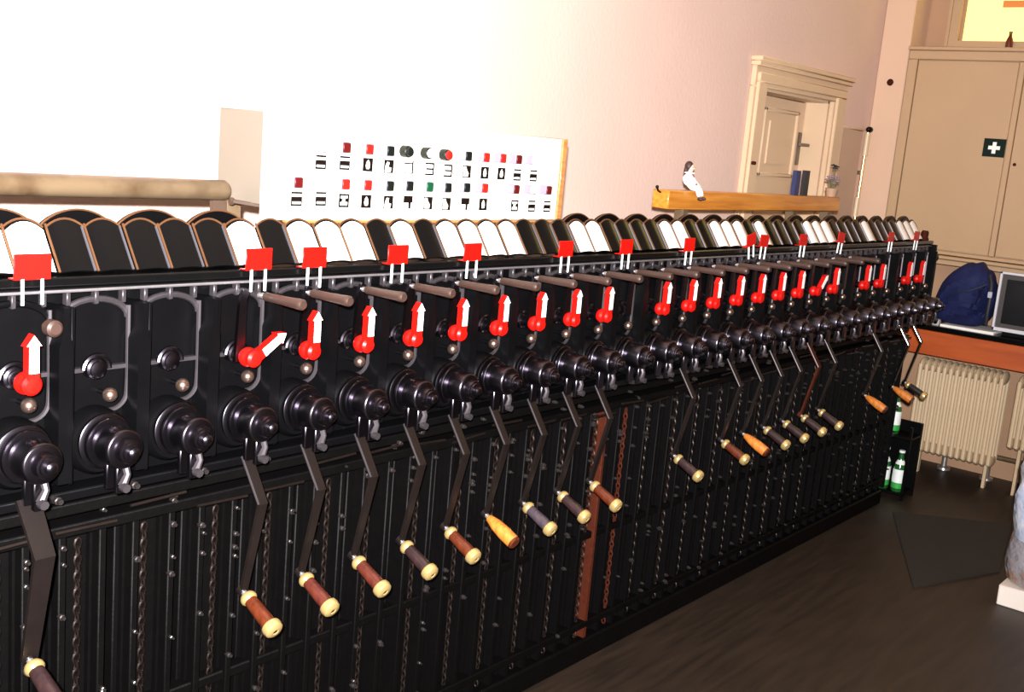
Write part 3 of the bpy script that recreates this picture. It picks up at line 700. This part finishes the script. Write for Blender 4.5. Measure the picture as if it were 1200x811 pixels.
# dried flowers in a small pot
t = thing('flower_pot', 'small pot with purple grey dried flowers at right end of beam', 'potted plant', (4.570, 0.232, BZ1))
obj('pot', MB().lathe((0, 0, 0), Z_, [(0, 0.020), (0.03, 0.027), (0.034, 0.028), (0.036, 0.024)], 18), mat('pot_glaze', (0.35, 0.22, 0.14), 0.4), t)
fm = mat('flower_grey', (0.22, 0.15, 0.17), 0.8, noise=(80, 0.4)); fb = mat('flower_dark', (0.02, 0.015, 0.018), 0.7); sm = mat('stem', (0.10, 0.10, 0.04), 0.8)
rnd = random.Random(3)
for n in range(14):
    a = rnd.uniform(0, 2 * PI); r = rnd.uniform(0.005, 0.045); h = rnd.uniform(0.05, 0.085)
    dark = n < 3
    if dark: a, r, h = (0.3, 0.3, 0.9)[n], (0.035, 0.012, 0.03)[n], (0.125, 0.118, 0.130)[n]
    tip = Vector((r * math.cos(a), r * math.sin(a) * 0.6, h))
    st = obj('stem', MB().tube([(0, 0, 0.03), tip * 0.5 + Vector((0, 0, 0.012)), tip], 0.0012, 5), sm, t)
    mb = MB()
    for q in range(6):
        b = 2 * PI * q / 6; mb.ball(tip + Vector((0.007 * math.cos(b), 0.007 * math.sin(b), 0.002)), 0.0058, 8, (1, 1, .55))
    mb.ball(tip + Vector((0, 0, .004)), 0.0045, 8)
    obj('flower', mb, fb if dark else fm, st)

# shallow box and brass bolt rod right of the door
t = thing('panel_board', 'tan painted flat panel board on the wall right of the door', 'panel', (5.55, 0.60, 1.24))
lo('board', MB().box(5.425, 5.690, 0.583, 0.60, 1.05, 1.725, 0.004), mat('dado_tan', (0.50, 0.34, 0.24), 0.7, noise=(5, 0.1)), t)
lo('top_strip', MB().box(5.415, 5.700, 0.577, 0.60, 1.725, 1.735, 0.003), door_paint, t)
t = thing('bolt_rod', 'upright brass coloured bolt rod with black top in wall corner', 'rod', (5.72, 0.58, 1.24))
lo('rod', MB().cyl((5.715, 0.575, 1.0), (5.735, 0.575, 1.72), 0.009), brass, t)
lo('sleeve', MB().cyl((5.733, 0.575, 1.60), (5.7355, 0.575, 1.715), 0.015), rad_paint, t)
lo('sleeve', MB().cyl((5.716, 0.575, 1.28), (5.719, 0.575, 1.38), 0.013), rad_paint, t)
lo('cap', MB().ball((5.737, 0.570, 1.735), 0.018, 12, (1.5, 1, .9)), black_gloss, t)
lo('guide', MB().box(5.70, 5.745, 0.575, 0.60, 1.50, 1.52).box(5.70, 5.745, 0.575, 0.60, 1.2, 1.22), pipe_m, t)
tag(obj('cable_clip', MB().ball((0, 0, 0), 0.018, 10, (.6, 1, 1)), rust, None, (5.797, 0.52, 1.985)), 'rusty stud on the pale pilaster', 'stud')

# ================================================================ RIGHT WALL: CUPBOARD, COUNTER, RADIATORS
cz0, cz1 = 1.135, 2.150
cup = thing('wall_cupboard', 'large cream wall cupboard with two flush doors above the counter', 'cupboard', (5.9, -0.2, cz0))
mb = MB(); mb.box(5.815, 6.02, -1.35, 0.44, cz0, cz1, 0.003)
lo('carcass', mb, cream, cup)
mb = MB(); mb.box(5.785, 6.02, -1.36, 0.447, cz1, cz1 + 0.02, 0.004)
mb.box(5.795, 5.82, 0.392, 0.44, cz0 + 0.018, 2.105, 0.003); mb.box(5.7951, 5.82, -1.35, 0.44, 2.105, cz1, 0.003); mb.box(5.7951, 5.82, -1.35, 0.44, cz0, cz0 + 0.018, 0.003)
lo('face_frame', mb, cream, cup)
mb = MB(); mb.box(5.775, 6.02, -1.37, 0.44, cz0 - 0.022, cz0 - 0.004, 0.004); mb.box(5.79, 6.02, -1.36, 0.44, cz0 - 0.05, cz0 - 0.024, 0.003)
lo('bottom_moulding', mb, cream, cup)
d1 = lo('cupboard_door', MB().box(5.797, 5.818, -0.104, 0.388, cz0 + 0.022, 2.101, 0.003), cream, cup)
d2 = lo('cupboard_door', MB().box(5.797, 5.818, -1.30, -0.136, cz0 + 0.022, 2.101, 0.003), cream, cup)
lo('cover_strip', MB().box(5.792, 5.82, -0.134, -0.106, cz0 + 0.02, 2.103, 0.003), cream, cup)
o = obj('keyhole', MB().cyl((5.798, -0.158, 1.614), (5.792, -0.158, 1.614), 0.008), rust, d2)
o = obj('first_aid_sign', MB().box(5.7945, 5.797, -0.103, 0.002, 1.643, 1.732), mat('sign_dark_green', (0.004, 0.013, 0.009), 0.6, spec=0.12), d1); o['label'] = 'dark first aid sign with white cross'
# the cross lies on the sign
cm_ = MB(); cxs, czs = -0.0505, 1.6875
a_, b_ = 0.009, 0.028
cm_.prism([(-a_, -b_), (a_, -b_), (a_, -a_), (b_, -a_), (b_, a_), (a_, a_), (a_, b_), (-a_, b_), (-a_, a_), (-b_, a_), (-b_, -a_), (-a_, -a_)], (5.7930, cxs, czs), Y_, Z_, X_, 0.0018)
o = obj('cross', cm_, white_paint, d1); o['label'] = 'white cross of the first aid sign'
# small bottle on the ledge before the lit window
tag(obj('bottle', MB().lathe((0, 0, 0), Z_, [(0, 0.018), (0.035, 0.018), (0.05, 0.013), (0.06, 0.008), (0.075, 0.008), (0.082, 0.010)], 14), mat('brown_bottle', (0.10, 0.015, 0.005), 0.3), None, (5.965, 0.008, 2.1835)), 'small dark bottle standing before the lit yellow window', 'bottle')

ct = thing('counter', 'orange brown wooden counter running along the right wall over radiators', 'counter', (5.7, -0.4, 0.7))
lo('fascia', MB().box(5.60, 5.625, -1.6, 0.43, 0.640, 0.762, 0.003), fascia_m, ct)
lo('counter_top', MB().box(5.615, 6.018, -1.6, 0.43, 0.762, 0.788, 0.003), black_gloss, ct)
lo('counter_end', MB().box(5.626, 6.018, 0.40, 0.43, 0.0, 0.762), fascia_m, ct)

def radiator(y1, ncol, label, zb, grp):
    t = thing('radiator', label, 'radiator', (5.72, y1, 0), grp)
    p = 0.0305
    def col():
        mb = MB()
        for xx in (5.645, 5.70, 5.755):
            mb.tube([(xx, 0, zb + 0.02), (xx, 0, 0.585)], 0.0105, 8)
        mb.ball((5.70, 0, zb + 0.03), 0.05, 12, (1.35, 0.27, 0.6)); mb.ball((5.70, 0, 0.580), 0.05, 12, (1.35, 0.27, 0.7))
        return mb.mesh('radiator_column')
    me = col()
    for k in range(ncol):
        o = obj('radiator_column', me, rad_paint, t); o.location = Vector((0, y1 - p * (k + 0.5), 0)) - t.location
    for zz in (zb + 0.03, 0.58):
        lo('header', MB().cyl((5.70, y1 - 0.005, zz), (5.70, y1 - p * ncol + 0.005, zz), 0.019, 12), rad_paint, t)
    for yy in (y1 - p * 1.5, y1 - p * (ncol - 1.5)):
        lo('foot', MB().box(5.735, 5.765, yy - 0.008, yy + 0.008, 0, zb + 0.02, 0.002), rad_paint, t)
    return t
radiator(0.105, 14, 'cream cast-iron radiator under the counter beside the machine end', 0.125, 'cream radiators under the counter')
radiator(-0.375, 14, 'cream cast-iron radiator behind the plastic bag, right of the first radiator', 0.24, 'cream radiators under the counter')
for yy, lb in ((-0.02, 'left steel pipe foot on the floor below the radiator'), (-0.24, 'right steel pipe foot on the floor below the radiator')):
    tag(obj('pipe_collar', MB().lathe((5.93, yy, 0.0), Z_, [(0, 0.035), (0.012, 0.033), (0.018, 0.015), (0.12, 0.014)], 16), steel), lb, 'pipe collar')
tag(obj('heating_pipe', MB().tube([(5.80, -0.9, 0.16), (5.80, 0.3, 0.16)], 0.012, 10), pipe_m), 'thin heating pipe along the wall below the radiators', 'pipe')

# things on the counter
CT = 0.788
t = thing('monitor', 'small monitor with black screen and pale frame on counter', 'monitor', (5.72, -0.45, CT))
zt = 1.100
mb = MB(); yy0, yy1 = -0.66, -0.212; fx = 5.665
mb.box(fx, fx + 0.03, yy0, yy1, CT + 0.022, CT + 0.040, 0.002); mb.box(fx, fx + 0.03, yy0, yy1, zt - 0.012, zt, 0.002)
mb.box(fx, fx + 0.03, yy1 - 0.012, yy1, CT + 0.022, zt, 0.002); mb.box(fx, fx + 0.03, yy0, yy0 + 0.012, CT + 0.022, zt, 0.002)
lo('bezel', mb, mat('bezel_silver', (0.62, 0.62, 0.66), 0.35), t)
mb = MB(); mb.box(fx + 0.012, fx + 0.03, yy0 + 0.012, yy1 - 0.012, CT + 0.038, zt - 0.012)
lo('surround', mb, mat('screen_surround', (0.045, 0.038, 0.035), 0.5), t)
lo('screen', MB().box(fx + 0.008, fx + 0.013, yy0 + 0.035, yy1 - 0.035, CT + 0.06, zt - 0.035, 0.002), mat('screen_black', (0.006, 0.006, 0.007), 0.25), t)
lo('housing', MB().prism([(fx + 0.03, CT + 0.02), (fx + 0.25, CT + 0.04), (fx + 0.25, zt - 0.06), (fx + 0.03, zt)], (0, yy0 + 0.01, 0), X_, Z_, Y_, yy1 - yy0 - 0.02), mat('housing_blue', (0.03, 0.06, 0.16), 0.5), t)
lo('foot', MB().box(fx + 0.01, fx + 0.18, yy0 + 0.05, yy1 - 0.05, CT, CT + 0.024, 0.002), black, t)

tag(obj('paper_sheet', MB().box(5.635, 5.84, -0.235, 0.025, CT, CT + 0.014, 0.002), paper), 'stack of white paper under the blue bag on the counter', 'paper')
t = thing('socket_box', 'small grey socket box left of the white paper on counter', 'socket', (5.66, 0.052, CT))
obj('case', MB().box(-0.016, 0.016, -0.018, 0.018, 0, 0.032, 0.003), mat('socket_grey', (0.45, 0.42, 0.42), 0.5), t)
obj('socket_face', MB().cyl((-0.0155, 0, 0.017), (-0.019, 0, 0.017), 0.010), black, t)

# blue bag: a lumpy cloth body with strap, pocket and zip
navy = mat('navy_cloth', (0.006, 0.010, 0.060), 0.75, spec=0.3, noise=(14, 0.25), bump=(30, 0.5, 0.01))
t = thing('bag', 'navy blue cloth bag standing on white paper on counter', 'bag', (5.73, -0.07, CT + 0.014))
bm = bmesh.new(); bmesh.ops.create_uvsphere(bm, u_segments=40, v_segments=24, radius=1)
rb = random.Random(5)
ph = [(rb.uniform(3, 7), rb.uniform(3, 7), rb.uniform(0, 6), rb.uniform(0.010, 0.02)) for _ in range(6)]
for v in bm.verts:
    x, y, z = v.co
    sq = lambda a, e: math.copysign(abs(a) ** e, a)
    X, Y, Z = sq(x, .75) * 0.10, sq(y, .62) * 0.138, (sq(z, .72) + 1) * 0.160
    if Z > 0.20: Y *= 1 - (Z - 0.20) * 2.1
    Y += 0.10 * (0.5 - Z / 0.33) * (1 if y > 0 else 0.2) + 0.02 * (Z / 0.33)
    f = sum(a * math.sin(p * y * 2 + q * z * 2 + r) for p, q, r, a in ph)
    X += f * 0.6 * (1 - abs(z)); Z *= 1 + f * 0.7 * (0.3 + 0.7 * max(0, z))
    v.co = (X, Y, max(Z, 0.0))
for f in bm.faces: f.smooth = True
mb = MB(); mb.add(bm); bm.free()
obj('body', mb, navy, t)
def bagx(y, z): return -0.105
obj('strap', MB().tube([(-0.06, -0.095, 0.27), (-0.085, -0.115, 0.23), (-0.095, -0.122, 0.16), (-0.10, -0.122, 0.09), (-0.08, -0.118, 0.03)], 0.010, 8), mat('strap_black', (0.012, 0.012, 0.018), 0.6), t)
obj('zip', MB().tube([(-0.088, 0.09, 0.13), (-0.106, 0.03, 0.165), (-0.104, -0.04, 0.195), (-0.08, -0.09, 0.225)], 0.0045, 6), mat('zip_dark', (0.008, 0.010, 0.03), 0.5), t)
obj('buckle', MB().box(-0.112, -0.102, -0.132, -0.112, 0.165, 0.195, 0.002), mat('buckle_grey', (0.4, 0.42, 0.48), 0.4), t)

# rack with bottles beside the machine end
t = thing('bottle_rack', 'black two-tier rack with bottles at the right end of machine', 'rack', (5.2, 0.03, 0))
mb = MB()
obj_y0, obj_y1 = -0.085, 0.12
for a in ((5.13, 5.142), (5.262, 5.274)):
    lo('post', MB().box(a[0], a[1], obj_y0, obj_y0 + 0.012, 0, 0.36), black, t); lo('post', MB().box(a[0], a[1], obj_y1 - 0.012, obj_y1, 0, 0.56), black, t)
for z in (0.035, 0.305): lo('shelf', MB().box(5.125, 5.28, obj_y0, obj_y1, z - 0.01, z, 0.002), black, t)
lo('side_panel', MB().box(5.274, 5.282, obj_y0, obj_y1, 0.0, 0.36), black, t)
glass = mat('green_glass', (0.012, 0.10, 0.018), 0.12, spec=0.6, coat=0.5); lab = mat('bottle_label', (0.80, 0.84, 0.80), 0.6, noise=(60, 0.1)); labg = mat('label_green', (0.03, 0.33, 0.05), 0.5)
for (bxp, byp, bz), lb in (((5.175, 0.022, 0.305), 'green bottle with white label alone on the upper tier of rack'), ((5.165, 0.030, 0.035), 'green bottle with white label, left on the lower tier of rack'), ((5.165, -0.042, 0.035), 'green bottle with white label, right on the lower tier of rack')):
    b = thing('bottle', lb, 'bottle', (bxp, byp, bz + 0.0005), 'green bottles in the rack')
    obj('glass_body', MB().lathe((0, 0, 0), Z_, [(0, 0.026), (0.005, 0.029), (0.10, 0.029), (0.125, 0.026), (0.155, 0.013), (0.18, 0.0115), (0.19, 0.0125)], 18), glass, b)
    obj('label', MB().lathe((0, 0, 0.045), Z_, [(0, 0.0296), (0.065, 0.0296)], 18, False), lab, b)
    obj('label_band', MB().lathe((0, 0, 0.018), Z_, [(0, 0.0296), (0.026, 0.0296)], 18, False), labg, b)
    obj('neck_label', MB().lathe((0, 0, 0.134), Z_, [(0, 0.0240), (0.02, 0.0148)], 18, False), lab, b)
    obj('cap', MB().cyl((0, 0, 0.19), (0, 0, 0.2), 0.014, 14), white_paint, b)

# dark floor patch built as a thin sheet, bag at the right edge
mx = MB(); mx._fin([(4.92, -0.12, 0.0), (5.22, -0.56, 0.0), (4.52, -0.70, 0.0), (4.06, -0.52, 0.0), (4.92, -0.12, 0.006), (5.22, -0.56, 0.006), (4.52, -0.70, 0.006), (4.06, -0.52, 0.006)],
        [(3, 2, 1, 0), (4, 5, 6, 7), (0, 1, 5, 4), (1, 2, 6, 5), (2, 3, 7, 6), (3, 0, 4, 7)], False)
tag(obj('floor_patch', mx, dark_rough), 'dark rough patch on the brown floor by the radiator', 'mat')
plast = mat('bag_plastic', (0.42, 0.52, 0.72), 0.3, spec=0.6, noise=(5, 0.2), bump=(16, 0.8, 0.02), mix=((0.72, 0.74, 0.80), 7, 0.45, 0.62))
clear = mat('bag_film', (0.30, 0.28, 0.30), 0.25, spec=0.6, noise=(9, 0.5), bump=(22, 0.9, 0.02), mix=((0.30, 0.15, 0.07), 11, 0.5, 0.65))
t = thing('plastic_bag', 'bluish white crumpled plastic bag standing on floor at right picture edge', 'bag', (4.32, -0.93, 0))
def crumple(n, ring, zs, seed, amp):
    mb = MB(); rr = random.Random(seed); rows = []
    for j, (z, sx, sy_, ox, oy) in enumerate(zs):
        row = []
        for k in range(n):
            a = 2 * PI * k / n; q = 1 + rr.uniform(-amp, amp)
            row.append(mb.bm.verts.new((ox + sx * math.cos(a) * q, oy + sy_ * math.sin(a) * q, z + rr.uniform(-.006, .006) * (0 < j))))
        rows.append(row)
    for j in range(len(rows) - 1):
        for k in range(n):
            f = mb.bm.faces.new([rows[j][k], rows[j][(k + 1) % n], rows[j + 1][(k + 1) % n], rows[j + 1][k]]); f.smooth = (k + j) % 3 == 0
    mb.bm.faces.new(list(reversed(rows[0]))); mb.bm.faces.new(rows[-1]); return mb
obj('lower_film', crumple(22, 0, [(0.085, .15, .155, 0, 0), (0.14, .155, .165, 0, 0), (0.20, .15, .165, 0, 0), (0.27, .15, .155, 0, 0.0)], 3, 0.06), clear, t)
obj('upper_film', crumple(22, 0, [(0.25, .155, .16, 0, 0), (0.32, .16, .17, 0, 0), (0.40, .155, .17, 0, 0.0), (0.46, .15, .165, 0, .0), (0.50, .13, .14, 0, .03), (0.545, .09, .07, 0, .09), (0.59, .04, .02, 0, .135)], 4, 0.05), plast, t)
obj('carton', MB().box(-0.155, 0.14, -0.17, 0.143, 0.0, 0.078, 0.004), mat('carton_white', (0.78, 0.70, 0.62), 0.6), t)
obj('film_fold', MB().tube([(-0.155, 0.04, 0.385), (-0.165, -0.02, 0.375), (-0.155, -0.1, 0.39)], 0.006, 6), white_paint, t)
